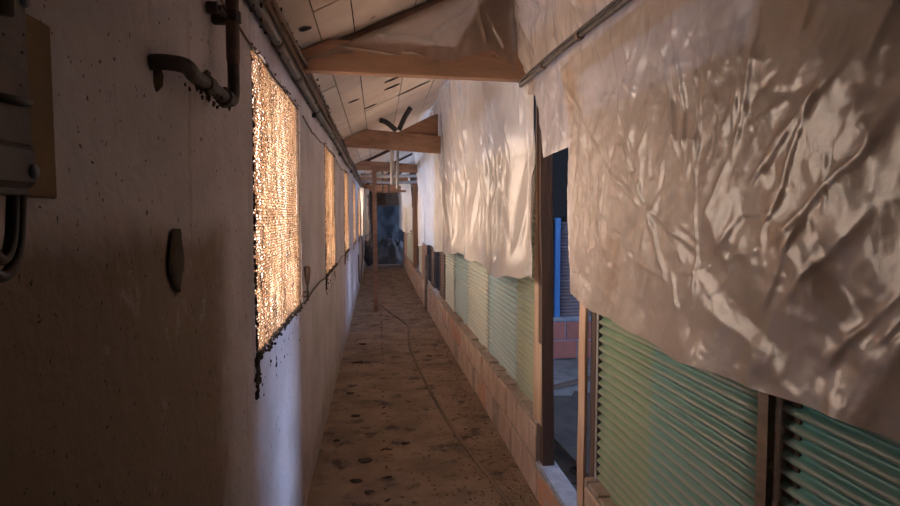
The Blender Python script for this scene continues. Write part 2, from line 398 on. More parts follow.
for k, (a, w) in enumerate(WIN):
    H = WZ[1] - WZ[0]
    bm = bmesh.new(); t = .010
    for b in ((-.006, .006, 0, t, 0, H), (-.006, .006, w - t, w, 0, H), (-.006, .006, 0, w, 0, t), (-.006, .006, 0, w, H - t, H)): box(bm, *b)
    o = struct(mk('window_%d' % (k + 1), bm, M['dirt'], loc=(-.412, a, WZ[0])))
    q = bpy.data.objects.new('wire_mesh', hm); col.objects.link(q); q.parent = o; q.location = (.004, .004, .006)
    q = bpy.data.objects.new('window_film', fm); col.objects.link(q); q.parent = o; q.location = (-.03, 0, 0)
    bm = bmesh.new()   # crusts of dirt and cobweb round the edge and below the near corner
    nn = 120 if k < 3 else 40
    for s in range(nn):
        u = random.random() * w; blob(bm, (.016, u, random.gauss(.0, .008)), random.uniform(.003, .009), (.5, 1, 1), .5)
    for s in range(nn):
        blob(bm, (.014, random.gauss(-.002, .004), random.random() * H), random.uniform(.003, .007), (.5, 1, 1.6), .5)
    for s in range(nn // 3):
        u = random.random() * w; blob(bm, (.014, u, H + random.gauss(.0, .006)), random.uniform(.002, .006), (.5, 1, 1), .5)
    for s in range(nn // 3):
        blob(bm, (.016, random.gauss(-.012, .014), -random.random() ** 1.5 * .12), random.uniform(.003, .011), (.5, 1, 1.4), .5)
    for s in range(nn // 4):
        u = random.random() * w; blob(bm, (.014, u, -random.random() * .16), random.uniform(.0015, .005), (.4, 1, 2.2), .5)
    mk('dirt_crust', bm, M['dirt'], o)

# ------------------------------------------------------------------ right side: brick plinth, posts, corrugated sheets
def brickwall(name, y0, y1, zt=.42, face=None, along=True):
    bm = bmesh.new()
    course = 0; z = .0
    while z < zt - .05:
        h = .195; y = y0 - (.15 if course % 2 else 0)
        while y < y1:
            a, b = max(y, y0) + .006, min(y + .30, y1) - .006
            if b - a > .03:
                x = RX((a + b) / 2)
                box(bm, x + random.uniform(-.003, .003), x + .09, a, b, z + .006, min(z + h, zt), .006, 0 if random.random() < .16 else 1, .0025)
            y += .30
        z += .205; course += 1
    y = y0
    while y < y1 - 1e-3:
        e = min(y + 1., y1); x = RX((y + e) / 2); box(bm, x + .0045, x + .084, y, e, 0, zt - .004, 0, 2)
        y = e
    # rough cement fillet on top
    y = y0
    while y < y1 - 1e-3:
        e = min(y + .12, y1); x = RX(y); box(bm, x + .004, x + .09, y, e, zt - .01, zt + random.uniform(.0, .018), .004, 2, .003); y = e
    return struct(mk(name, bm, [M['brick'], M['brick_dusty'], M['mortar']]))
brickwall('wall_plinth', 3.12, 9.62)
brickwall('wall_plinth', 9.75, Y1)
brickwall('wall_plinth', Y0, 2.40)

bm = bmesh.new()   # door threshold between the jambs
box(bm, .845, .94, 2.405, 3.11, 0, .185, .008, 1, .003); box(bm, .838, .95, 2.405, 3.11, .186, .215, .008, 0, .004)
struct(mk('door_sill', bm, [M['bluemortar'], M['brick']]))

pt = .0365
def corr(L, H, amp=.0085, th=.0016, wob=.0016):
    n = int(H / pt * 10); m_ = max(2, int(L / .12))
    P = np.zeros((m_ + 1, n + 1, 3))
    ph = random.random() * 6
    for i in range(m_ + 1):
        for j in range(n + 1):
            z = H * j / n; y = L * i / m_
            P[i, j] = (amp * math.sin(2 * PI * z / pt) + wob * noise.noise((y * 1.2 + ph, z * .6, ph)), y, z)
    me = grid_mesh('corrugated_sheet', P)
    return me
def sheet(y0, y1, m, label, dx=.06, z0=.425, H=1.5, group=None):
    me = corr(y1 - y0, H)
    o = lk('corrugated_sheet', me, m, smooth=True, loc=(RX(y0) + dx, y0, z0))
    o.rotation_euler = (0, 0, math.atan(.0105))
    md = o.modifiers.new('s', 'SOLIDIFY'); md.thickness = .002; md.offset = 0
    return tag(o, label, 'corrugated sheet', group)
sheet(1.288, 2.36, M['s_green'], 'green to teal corrugated sheet between the open doorway and the thin brown batten', .054)
sheet(-.6, 1.245, M['s_teal2'], 'stronger teal corrugated sheet on the right of the thin brown batten', .054)
sheet(3.17, 3.83, M['s_olive'], 'olive green corrugated sheet on the brick wall, just beyond the dark door post', .062)
sheet(3.81, 4.83, M['s_blue'], 'light blue corrugated sheet, the widest blue one after the olive sheet', .070)
sheet(4.81, 5.85, M['s_cream'], 'pale cream green corrugated sheet between two light blue ones', .062)
sheet(5.83, 6.84, M['s_blue'], 'light blue corrugated sheet beyond the pale cream green one', .070)
sheet(6.82, 7.68, M['s_cream'], 'cream corrugated sheet next to the dark slatted shutter', .062)
sheet(10.6, 12.1, M['s_cream'], 'far cream corrugated sheet beyond the short leaning board', .062, H=1.3)
sheet(13.2, 16.4, M['s_cream'], 'farthest pale corrugated sheet beyond the orange posts', .062, H=1.3)

def post(name, x0, x1, y0, y1, z0, z1, m, label, lean=0., group=None, cat='post'):
    bm = bmesh.new(); n = 8; rings = []
    for i in range(n + 1):
        t = i / n; z = z0 + (z1 - z0) * t; dx = -lean * t + random.uniform(-.002, .002)
        rings.append([bm.verts.new((x + dx, y + random.uniform(-.001, .001), z)) for x, y in ((x0, y0), (x1, y0), (x1, y1), (x0, y1))])
    for r0, r1 in zip(rings, rings[1:]):
        for k in range(4): bm.faces.new((r0[k], r0[(k + 1) % 4], r1[(k + 1) % 4], r1[k]))
    bm.faces.new(rings[0][::-1]); bm.faces.new(rings[-1])
    o = mk(name, bm, m)
    return tag(o, label, cat, group)
post('door_post', .862, .924, 3.035, 3.105, .216, 2.84, M['darkwood'], 'dark brown wooden post on the far side of the open doorway', .045)  # dark timber puts the shade of the near face into the colour
bm = bmesh.new(); box(bm, .850, .861, 3.04, 3.20, .43, 2.2, .001); tag(mk('lit_post_edge', bm, M['woodZ']), 'pale tan strip added as the lit side face of the dark door post', 'strip')  # lit side face of the post, painted in as a paler strip
post('door_post', .872, .886, 2.44, 2.52, .216, 2.2, M['woodZ'], 'light tan board standing on the near side of the open doorway', -.0)
bm = bmesh.new(); box(bm, .90, .96, 2.395, 2.45, .216, 2.2, .002); tag(mk('dark_filler', bm, M['darkwood']), 'black filler added as the shaded gap between the tan board and the near green sheet', 'post')  # shaded near side of the jamb put in as dark timber
bm = bmesh.new(); box(bm, .90, .903, 2.362, 2.384, .43, 2.0); tag(mk('metal_strip', bm, M['palepipe']), 'narrow pale metal strip along the edge of the near green sheet', 'strip')
post('batten', .880, .897, 1.248, 1.285, .40, 2.1, M['woodY'], 'thin brown wooden batten nailed over the joint of the two teal sheets', 0, cat='batten')
bm = bmesh.new(); box(bm, .925, .965, 1.2, 1.32, .43, 2.2, .002); tag(mk('dark_filler', bm, M['darkwood']), 'dark filler added behind the teal sheets to blacken the notched gap beside the batten', 'post')  # added behind the gap so that it reads as dark
# plate beam on which the plastic hangs
bm = bmesh.new(); beam(bm, (.94, Y0 + .1, 2.32), (.86, 18.5, 2.32), .06, .10, segs=8, warp=.003)
tag(mk('wall_plate', bm, M['woodY']), 'long timber plate running behind the plastic above the doorway', 'beam')

# dark slatted shutters in the second opening
def shutter(y0, y1, label, z1=1.55):
    t = thing('shutter', label, 'shutter', (RX(y0) + .05, y0, .44))
    bm = bmesh.new(); w = y1 - y0; h = z1 - .44
    for b in ((0, .03, 0, .05, 0, h), (0, .03, w - .05, w, 0, h), (0, .03, .05, w - .05, 0, .05), (0, .03, .05, w - .05, h - .05, h)): box(bm, *b, .002)
    mk('frame', bm, M['darkwood'], t)
    bm = bmesh.new(); z = .07
    while z < h - .07: prism(bm, [Vector((.004, .05, z)), Vector((.026, .05, z + .03)), Vector((.026, .05, z + .036)), Vector((.004, .05, z + .006))], (0, w - .1, 0)); z += .045
    mk('slats', bm, M['darkwood'], t)
shutter(7.72, 8.38, 'dark brown slatted shutter next to the cream sheet, the nearer of two')
shutter(9.02, 9.60, 'dark brown slatted shutter behind the short grey board, the farther of two')
bm = bmesh.new(); beam(bm, (.765, 9.70, 0.005), (.785, 9.72, .90), .05, .10, up=Vector((0, 1, 0)))
tag(mk('board', bm, M['woodY']), 'short grey brown board standing on the floor against the brick wall', 'board')
for i, (y, lab) in enumerate([(10.3, 'orange wooden upright nearest beyond the short grey board'), (12.6, 'orange wooden upright between two pale far sheets'), (16.9, 'orange wooden upright nearest to the blue end opening')]):
    x = RX(y); post('upright', x - .02, x + .06, y, y + .16, .44 if y != 16.9 else 0.44, 2.25, M['orangewood'], lab)

# ------------------------------------------------------------------ room behind the doorway
bm = bmesh.new()
for c in range(2):
    x = .95 - (.15 if c else .02)
    while x < 3.99:
        a, b = max(x, .955) + .007, min(x + .30, 3.995) - .007
        if b - a > .03: box(bm, a, b, 6.2, 6.29, .005 + c * .205, .195 + c * .205, .005, 0, .002)
        x += .30
box(bm, .955, 3.995, 6.208, 6.285, 0, .41, 0, 1); box(bm, .955, 3.995, 6.19, 6.30, .41, .455, .005, 1)
struct(mk('wall_partition', bm, [M['brick_red'], M['bluemortar']]))
me = corr(1.15, .95)
for (x0, L, lab) in ((1.93, 1.9, 'grey violet corrugated sheet right of the blue upright in the back room'), (.97, .90, 'grey violet corrugated sheet left of the blue upright in the back room')):
    me = corr(L, 1.02, .006)
    o = lk('corrugated_sheet', me, M['s_purple'], smooth=True, loc=(x0, 6.245, .457)); o.rotation_euler = (0, 0, -PI / 2); o.location.x = x0
    tag(o, lab, 'corrugated sheet')
    md = o.modifiers.new('s', 'SOLIDIFY'); md.thickness = .002
bm = bmesh.new(); box(bm, 1.87, 1.93, 6.20, 6.28, .457, 1.52, .004)
tag(mk('blue_upright', bm, M['bluepaint']), 'bright blue painted upright seen through the doorway', 'post')
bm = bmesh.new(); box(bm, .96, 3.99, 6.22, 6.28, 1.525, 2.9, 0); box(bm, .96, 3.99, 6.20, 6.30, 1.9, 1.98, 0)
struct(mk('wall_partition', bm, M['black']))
bm = bmesh.new(); box(bm, .96, 3.99, 12.2, 12.28, 0, 2.9, 0); struct(mk('wall_partition', bm, M['darkboard']))
bm = bmesh.new(); box(bm, .97, 3.99, 1.2, 1.28, 0, 2.9, 0); struct(mk('wall_partition', bm, M['darkboard']))
def board(c, sz, rz, tx, ty, lab):
    bm = bmesh.new(); box(bm, -sz[0] / 2, sz[0] / 2, -sz[1] / 2, sz[1] / 2, -.012, .012, .003)
    o = mk('loose_board', bm, M['darkboard'], loc=c); o.rotation_euler = (tx, ty, rz); tag(o, lab, 'board')
board((1.38, 3.75, .12), (.62, 1.3), .12, .06, .08, 'dark sheet lying uppermost on the back room floor inside the doorway')
board((1.75, 3.15, .05), (1.0, .9), .5, .02, .02, 'dark sheet lying lower and nearer inside the doorway')
board((1.75, 4.3, .045), (.7, .8), -.5, .03, .0, 'dark sheet lying at the back edge of the pile inside the doorway')
bm = bmesh.new(); beam(bm, (1.35, 5.0, .02), (2.2, 5.5, .02), .03, .03)
tag(mk('loose_stick', bm, M['darkwood']), 'thin dark stick lying on the pale floor before the red bricks', 'stick')

# ------------------------------------------------------------------ roof trusses
def truss(name_label, y0, y1, xe, zb0, zb1, h, gusset=None, rafter=True):
    t = thing('roof_truss', name_label, 'roof beam', (0, y0, zb0))
    def poly(xy, yo, d):   # polygon in XZ along the skewed line
        bm = bmesh.new()
        pts = [Vector((x, (y1 - y0) * (x + .4) / (xe + .4) + yo, z - zb0)) for x, z in xy]
        prism(bm, pts, (0, d, 0))
        bmesh.ops.bevel(bm, geom=list(bm.edges), offset=.003, segments=1, affect='EDGES')
        return bm
    zt = zb0 + h; g = .009
    xc = -.4 + (zt - 2.33 + g) / .5
    xy = [(-.385, zb0), (xe, zb1), (xe, zb1 + h), (max(xc, -.38), zt), (-.385, min(zt, CZ(-.385) - g))]
    mk('tie_beam', poly(xy, 0, .065), M['wood'], t)
    if rafter:
        mk('rafter', poly([(-.38, CZ(-.38) - .055), (.75, CZ(.75) - .055), (.75, CZ(.75) - g), (-.38, CZ(-.38) - g)], .075, .05), M['darkwood'], t)  # dark timber puts the shadow under the ceiling into the rafter's colour
    if gusset: mk('gusset', poly(gusset, .066, .02) if not rafter else poly(gusset, .128, .02), M['wood'], t)
    return t
truss('wooden roof beam nearest the camera, half wrapped in brown film', 3.0, 3.16, .80, 2.247, 2.262, .155, gusset=[(.40, 2.42), (.77, 2.43), (.77, 2.86), (.62, 2.80), (.52, 2.62)])
truss('wooden roof beam second from the camera, with two black pipes above it', 6.45, 6.75, .70, 2.272, 2.24, .19, rafter=False, gusset=[(.20, 2.445), (.68, 2.44), (.68, 2.69), (.60, 2.66)])
truss('wooden roof beam third from the camera, propped by the thin corridor post', 9.62, 9.80, .70, 2.265, 2.23, .14)
truss('wooden roof beam fourth from the camera', 12.9, 13.0, .70, 2.25, 2.24, .12)
truss('wooden roof beam farthest from the camera', 15.9, 16.0, .70, 2.22, 2.20, .12)
bm = bmesh.new(); beam(bm, (-.045, 9.66, .0), (-.055, 9.68, 2.262), .07, .05, up=Vector((0, 1, 0)), segs=4, warp=.003)
tag(mk('prop_post', bm, M['wood']), 'thin wooden prop standing in the middle of the corridor floor', 'post')

# ------------------------------------------------------------------ pipes and cables
def pipe_obj(name, pts, r, m, label, cat='pipe', k=5, group=None, n=10, smooth=True):
    bm = bmesh.new(); tube(bm, smoothpts(pts, k) if k else pts, r, n)
    o = mk(name, bm, m, smooth=smooth); return tag(o, label, cat, group)
t = thing('eaves_pipe', 'long dark steel conduit clamped along the top of the left wall', 'pipe', (-.372, .9, 2.2))
pts = [(0, y, .008 * math.sin(y * 1.7)) for y in np.arange(0, 17.4, .4)]
bm = bmesh.new(); tube(bm, pts, .019, 12); mk('tube', bm, M['greypipe'], t, True)
for y in (1.5, 2.05, 4.3, 6.6, 9.1):
    bm = bmesh.new(); z = .008 * math.sin(y * 1.7); tube(bm, [(0, y - .035, z), (0, y - .03, z), (0, y + .03, z), (0, y + .035, z)], [.02, .0245, .0245, .02], 12); mk('coupling', bm, M['pipe'], t, True)
for y in (.9, 2.9, 5.4, 8.0):
    bm = bmesh.new(); z = .008 * math.sin(y * 1.7); tube(bm, [(0, y - .01, z), (0, y + .01, z)], .023, 12); box(bm, -.026, 0, y - .01, y + .01, z - .045, z - .018, .002); mk('clamp', bm, M['pipe'], t)
bm = bmesh.new(); beam(bm, (-.375, .6, 2.268), (-.375, 18.3, 2.268), .045, .07, segs=20, warp=.003)
tag(mk('eaves_board', bm, M['woodY']), 'dirty brown board above the dark conduit where wall meets ceiling', 'board')
pts = [(-.335, y, 2.262 + .012 * math.sin(y * 2.3) + random.uniform(-.004, .004)) for y in np.arange(.6, 17.6, .15)]
pipe_obj('eaves_cable', pts, .008, M['brownpipe'], 'thin barbed looking cable along the edge of the eaves board', 'cable', 0, n=6)
bm = bmesh.new()
for i in range(330):
    y = .7 + random.random() ** 1.3 * 12; blob(bm, (-.338 + random.gauss(0, .006), y, 2.272 + .012 * math.sin(y * 2.3) + random.gauss(0, .007)), random.uniform(.002, .0055), (1, 1, 1.5), .5)
    if i % 2: blob(bm, (-.372 + random.gauss(0, .012), y, 2.205 - random.random() * .025), random.uniform(.002, .005), (1, 1, 1.5), .5)
tag(mk('cobweb_dirt', bm, M['dirt'], loc=None), 'dark cobweb lumps clinging to conduit and cable along the eaves', 'cobweb', kind='stuff')
for (a, b, z, lab) in [(3.30, 4.62, 2.075, 'thin dark wire sagging between the first and second window tops'), (3.25, 4.62, 1.075, 'thin dark wire running between the first and second window sills'), (5.86, 7.2, 1.07, 'thin dark wire between the second and third window sills'), (5.86, 7.2, 2.07, 'thin dark wire between the second and third window tops'), (1.2, 2.04, 2.17, 'thin pale wire dropping from the conduit to the nearest window corner')]:
    pts = [(-.392, a + (b - a) * i / 12, z + (.025 * math.sin(PI * i / 12) * (-1 if z > 2 else 1)) + random.uniform(-.006, .006) - (.09 * i / 12 if z > 2.1 else 0)) for i in range(13)]
    pipe_obj('wall_wire', pts, .0042, M['pipe'] if z < 2.1 else M['woodY'], lab, 'wire', 3, n=6)

# elbow pipe on the left wall
t = thing('elbow_pipe', 'black grimy pipe leaving the plaster and turning up the left wall', 'pipe', (-.35, 1.1, 1.82))
bm = bmesh.new()
tube(bm, smoothpts([(-.06, .045, .0), (-.03, .045, .003), (0, .075, .004), (.0, .13, -.002), (0, .2, .0), (0, .3, .001), (0, .41, .004), (0, .44, .014), (.0, .452, .04), (0, .452, .12)], 5), [.0145] * 46, 12)
mk('elbow', bm, M['pipe'], t, True)
bm = bmesh.new(); tube(bm, [(0, .452, .10), (0, .452, .115), (0, .455, .42)], [.0145, .0165, .0165], 12); mk('riser', bm, M['brownpipe'], t, True)
for y, rr in ((.215, .019), (.365, .021)):
    bm = bmesh.new(); tube(bm, [(0, y - .02, .001), (0, y - .017, .001), (0, y + .017, .001), (0, y + .02, .001)], [.015, rr, rr, .015], 10); blob(bm, (.0, y, .02), .009); mk('coupling', bm, M['pipe'], t)
bm = bmesh.new()
for i in range(34): y = random.uniform(.1, .40); blob(bm, (random.uniform(-.02, .012), y, -.010 - random.random() * .012), random.uniform(.0015, .0045), (1, 1, 1.6), .5)
mk('cobweb', bm, M['dirt'], t)['kind'] = 'stuff'
bm = bmesh.new(); box(bm, -.045, -.012, .43, .45, .19, .235, .004); tube(bm, [(-.04, .38, .21), (-.016, .38, .21)], .014, 10); tube(bm, [(0, .452, .2), (0, .452, .225)], .021, 10); box(bm, -.02, -.008, .38, .44, .205, .215); mk('bracket', bm, M['pipe'], t)
bm = bmesh.new(); blob(bm, (-.058, .062, -.014), .026, (.55, 1.1, 1.3), .12, 2); mk('wall_hole', bm, M['dirt'], t)

# dark flake on plaster
bm = bmesh.new()
prof = [(0, .006), (.008, .010), (.02, .0105), (.035, .012), (.06, .016), (.085, .015), (.105, .009), (.125, .003)]
rings = []
for (d, w) in prof:
    rings.append([bm.verts.new((-.396 + .007 * math.sin(k / 6 * PI) + random.uniform(-.001, .001), 1.243 - 2.9 * w + 5.8 * w * k / 6 - d * .06 + random.uniform(-.001, .001), 1.523 - d)) for k in range(7)])
for r0, r1 in zip(rings, rings[1:]):
    for k in range(6): bm.faces.new((r0[k], r0[k + 1], r1[k + 1], r1[k]))
o = mk('plaster_flake', bm, M['flake'], smooth=True); md = o.modifiers.new('s', 'SOLIDIFY'); md.thickness = .002
tag(o, 'long dark leaf shaped flake stuck on the plaster left of the nearest window', 'flake')

# tool stuck in a wire loop by the first window
t = thing('hand_tool', 'tool with dark wooden handle hung at the lower far corner of the nearest window', 'tool', (-.378, 3.27, 1.09))
bm = bmesh.new(); tube(bm, smoothpts([(0, 0, .085), (0, 0, .095), (0, 0, .12), (0, 0, .155), (0, 0, .18), (0, 0, .187)], 3), [.006, .007, .008, .009, .0105, .012, .0135, .015, .016, .0165, .017, .0165, .0155, .0135, .011, .003], 12); mk('handle', bm, M['handle'], t, True)
bm = bmesh.new(); tube(bm, [(0, 0, 0), (0, 0, .10)], .006, 8); mk('shaft', bm, M['pipe'], t, True)
pts = [(-.012 + .012 * math.cos(a), (.018 + .035 * math.cos(a)), .035 + .014 * math.sin(a)) for a in np.linspace(0, 2 * PI, 20)]
bm = bmesh.new(); tube(bm, pts, .0035, 6); tube(bm, [(-.01, -.02, .045), (-.015, -.09, .06), (-.02, -.13, .02)], .0035, 6); mk('wire_loop', bm, M['brownpipe'], t, True)

# meter box at the left edge
t = thing('fuse_box', 'old beige electrical box on a tan board at the left edge', 'electrical box', (-.398, .60, 1.57))
bm = bmesh.new(); box(bm, 0, .006, -.12, .195, .0, .208, .002); mk('backing_board', bm, M['tanboard'], t)
bm = bmesh.new(); box(bm, .007, .028, -.14, .104, .05, .30, .004, 0, .001); mk('housing', bm, M['boxpaint'], t)
bm = bmesh.new(); box(bm, .007, .05, -.14, .070, .008, .05, .005); box(bm, .01, .045, -.14, .062, .0, .007, .001); mk('terminal_cover', bm, M['boxgrey'], t)
bm = bmesh.new(); tube(bm, [(.03, .035, .095), (.036, .07, .096), (.034, .09, .0985)], [.0045, .005, .0045], 8); mk('lever', bm, M['blackpl'], t, True)
for (y, z, x) in ((.060, .024, .05), (.097, .206, .028)):
    bm = bmesh.new(); tube(bm, [(x - .002, y, z), (x + .003, y, z)], .0075, 12); mk('screw_plug', bm, M['bluegrey'], t, True)
for (y, z) in ((.05, .13), (.085, .115), (.09, .15), (.06, .16), (.095, .17)):
    bm = bmesh.new(); blob(bm, (.028, y, z), .0018); mk('screw', bm, M['blackpl'], t)
t = thing('box_cable', 'dark cable loops hanging under the beige electrical box', 'cable', (-.385, .60, 1.57))
for i, (r, d) in enumerate(((.035, .062), (.022, .045))):
    pts = [(.01, .048 + r * math.cos(a), -.02 - d * (math.sin(a) if math.sin(a) > 0 else 0) + .02 * (a < .05 or a > 3.1)) for a in np.linspace(0, PI, 14)]
    bm = bmesh.new(); tube(bm, [(.012, .048 + r, .006)] + pts[1:-1] + [(.012, .048 - r, .006)], .0062, 8); mk('loop', bm, M['blackpl'], t, True)
t = thing('box_conduit', 'short dark vertical conduits entering the top of the beige electrical box', 'conduit', (-.36, .60, 1.745))
for y in (.015, .044):
    bm = bmesh.new(); tube(bm, [(.0, y, 0), (.0, y, .35)], .009, 10); mk('tube', bm, M['darkwood'], t, True)

# black pipes above beam two, pale pipes past it
pipe_obj('vent_pipe', [(.035, 6.25, CZ(.035) - .03), (.10, 6.3, 2.50), (.19, 6.38, 2.44)], .027, M['blackpl'], 'left arm of the black V shaped pipes above the second roof beam')
pipe_obj('vent_pipe', [(.35, 6.38, CZ(.35) - .03), (.29, 6.39, 2.58), (.225, 6.40, 2.44)], .027, M['blackpl'], 'right arm of the black V shaped pipes above the second roof beam')
pipe_obj('drop_pipe', [(.19, 8.0, 2.50), (.19, 8.0, 1.95)], .026, M['palepipe'], 'left of the two pale tubes hanging beyond the second roof beam', k=4)
pipe_obj('drop_pipe', [(.27, 8.1, 2.52), (.26, 8.1, 1.90)], .02, M['palepipe'], 'right of the two pale tubes hanging beyond the second roof beam', k=4)
for i, (x, y, z, lab) in enumerate([(.10, 12, 1.98, 'left of two thin tubes hanging far down the corridor'), (.22, 12.2, 2.0, 'right of two thin tubes hanging far down the corridor')]):
    pipe_obj('drop_pipe', [(x, y, CZ(x) - .02), (x, y, z)], .014, M['pipe'], lab, k=4)
for i, (y, z, lab) in enumerate([(10.8, 2.26, 'nearest pale pole lying across under the far ceiling'), (11.6, 2.19, 'second pale pole lying across under the far ceiling'), (14.2, 2.12, 'third pale pole lying across under the far ceiling')]):
    pipe_obj('cross_pole', [(-.3, y, z), (.2, y, z - .02), (.78, y + .1, z)], .03, M['palepipe'] if i < 2 else M['wood'], lab, 'pole', k=3)
pipe_obj('hanging_cable', [(-.37, 11.4, 1.06), (-.35, 11.6, 1.12), (-.33, 12.3, 1.05), (-.33, 12.6, .7), (-.35, 12.3, .3), (-.36, 11.9, .22), (-.37, 11.6, .35), (-.375, 11.45, .8)], .012, M['brownpipe'], 'brown cable loop hanging on the left wall far down the corridor', 'cable')

# dark bundle and white curtain at the far left
bm = bmesh.new()
tube(bm, smoothpts([(-.2, 13.0, 2.0), (-.19, 13.0, 1.6), (-.17, 13.0, 1.15), (-.17, 13.0, .9), (-.18, 13.0, .6), (-.2, 13.0, .48)], 5), [.02, .022, .025, .03, .035, .04, .05, .04, .05, .05, .055, .07, .09, .11, .12, .13, .13, .12, .12, .13, .12, .11, .09, .06, .03, .02], 10)
for v in bm.verts: v.co += Vector(noise.noise_vector(v.co * 9)) * .03
o = mk('hanging_bundle', bm, M['cloth'], smooth=True); tag(o, 'dark cloth bundle hanging on a cord far down the left side', 'bundle')

# ------------------------------------------------------------------ polythene sheets
rs = np.random.RandomState(11)
def fbm(U, V, s, seed, octv=4, ridge=False):
    """cheap value noise on arrays"""
    out = np.zeros_like(U); amp = 1.
    for o in range(octv):
        r = np.random.RandomState(seed + o); T = r.rand(64, 64)
        x = U * s * 2 ** o + r.rand() * 60; y = V * s * 2 ** o + r.rand() * 60
        xi = np.floor(x).astype(int); yi = np.floor(y).astype(int); fx = x - xi; fy = y - yi
        fx = fx * fx * (3 - 2 * fx); fy = fy * fy * (3 - 2 * fy)
        g = lambda a, b: T[a % 64, b % 64]
        n = (g(xi, yi) * (1 - fx) + g(xi + 1, yi) * fx) * (1 - fy) + (g(xi, yi + 1) * (1 - fx) + g(xi + 1, yi + 1) * fx) * fy
        if ridge: n = 1 - np.abs(2 * n - 1)
        out += amp * n; amp *= .5
    return out
def crease(U, V, a, b, amp, w, up=.5):
    """a sharp fold along the segment a-b, steep on one side and fading towards its ends"""
    a = np.array(a, float); b = np.array(b, float); d = b - a; L = np.hypot(*d)
    t = ((U - a[0]) * d[0] + (V - a[1]) * d[1]) / L ** 2
    s = ((U - a[0]) * -d[1] + (V - a[1]) * d[0]) / L
    s = s + .25 * w * np.sin(t * 9 + a[0] * 7)
    end = np.clip(np.minimum(t, 1 - t) * 4 + .15, 0, 1) * ((t > -.04) & (t < 1.04))
    end = end * end * (3 - 2 * end)
    prof = np.where(s > 0, np.exp(-s / w), np.exp(s / (w * up)))
    return amp * prof * end
def facet(U, V, a, b, amp, w):
    a = np.array(a, float); b = np.array(b, float); d = b - a; L = np.hypot(*d)
    t = ((U - a[0]) * d[0] + (V - a[1]) * d[1]) / L ** 2; s = ((U - a[0]) * -d[1] + (V - a[1]) * d[0]) / L
    k = np.clip(1 - np.abs(t - .5) * 2, 0, 1) ** .5
    return amp * np.clip(k - np.abs(s) / w * np.where(s > 0, 1, 1.8), 0, 1)
def film(name, A, B, nu, nv, base, disp, m, nrm=(-1, 0, 0)):
    pass
def make_film(name, u0, u1, v0, v1, step, posf, m, label, hook=None, cat='plastic sheet'):
    """posf(U, V) -> X, Y, Z arrays; V is 0 at the top edge and 1 at the bottom edge"""
    nu = int(abs(u1 - u0) / step); nv = int(abs(v1 - v0) / step)
    U, V_ = np.meshgrid(np.linspace(u0, u1, nu), np.linspace(0, 1, nv), indexing='ij')
    X, Y, Z = posf(U, V_)
    me = grid_mesh(name, np.stack([X, Y, Z], -1))
    o = lk(name, me, m, smooth=True)
    return tag(o, label, cat)
lerp = lambda x, xs, ys: np.interp(x, xs, ys)

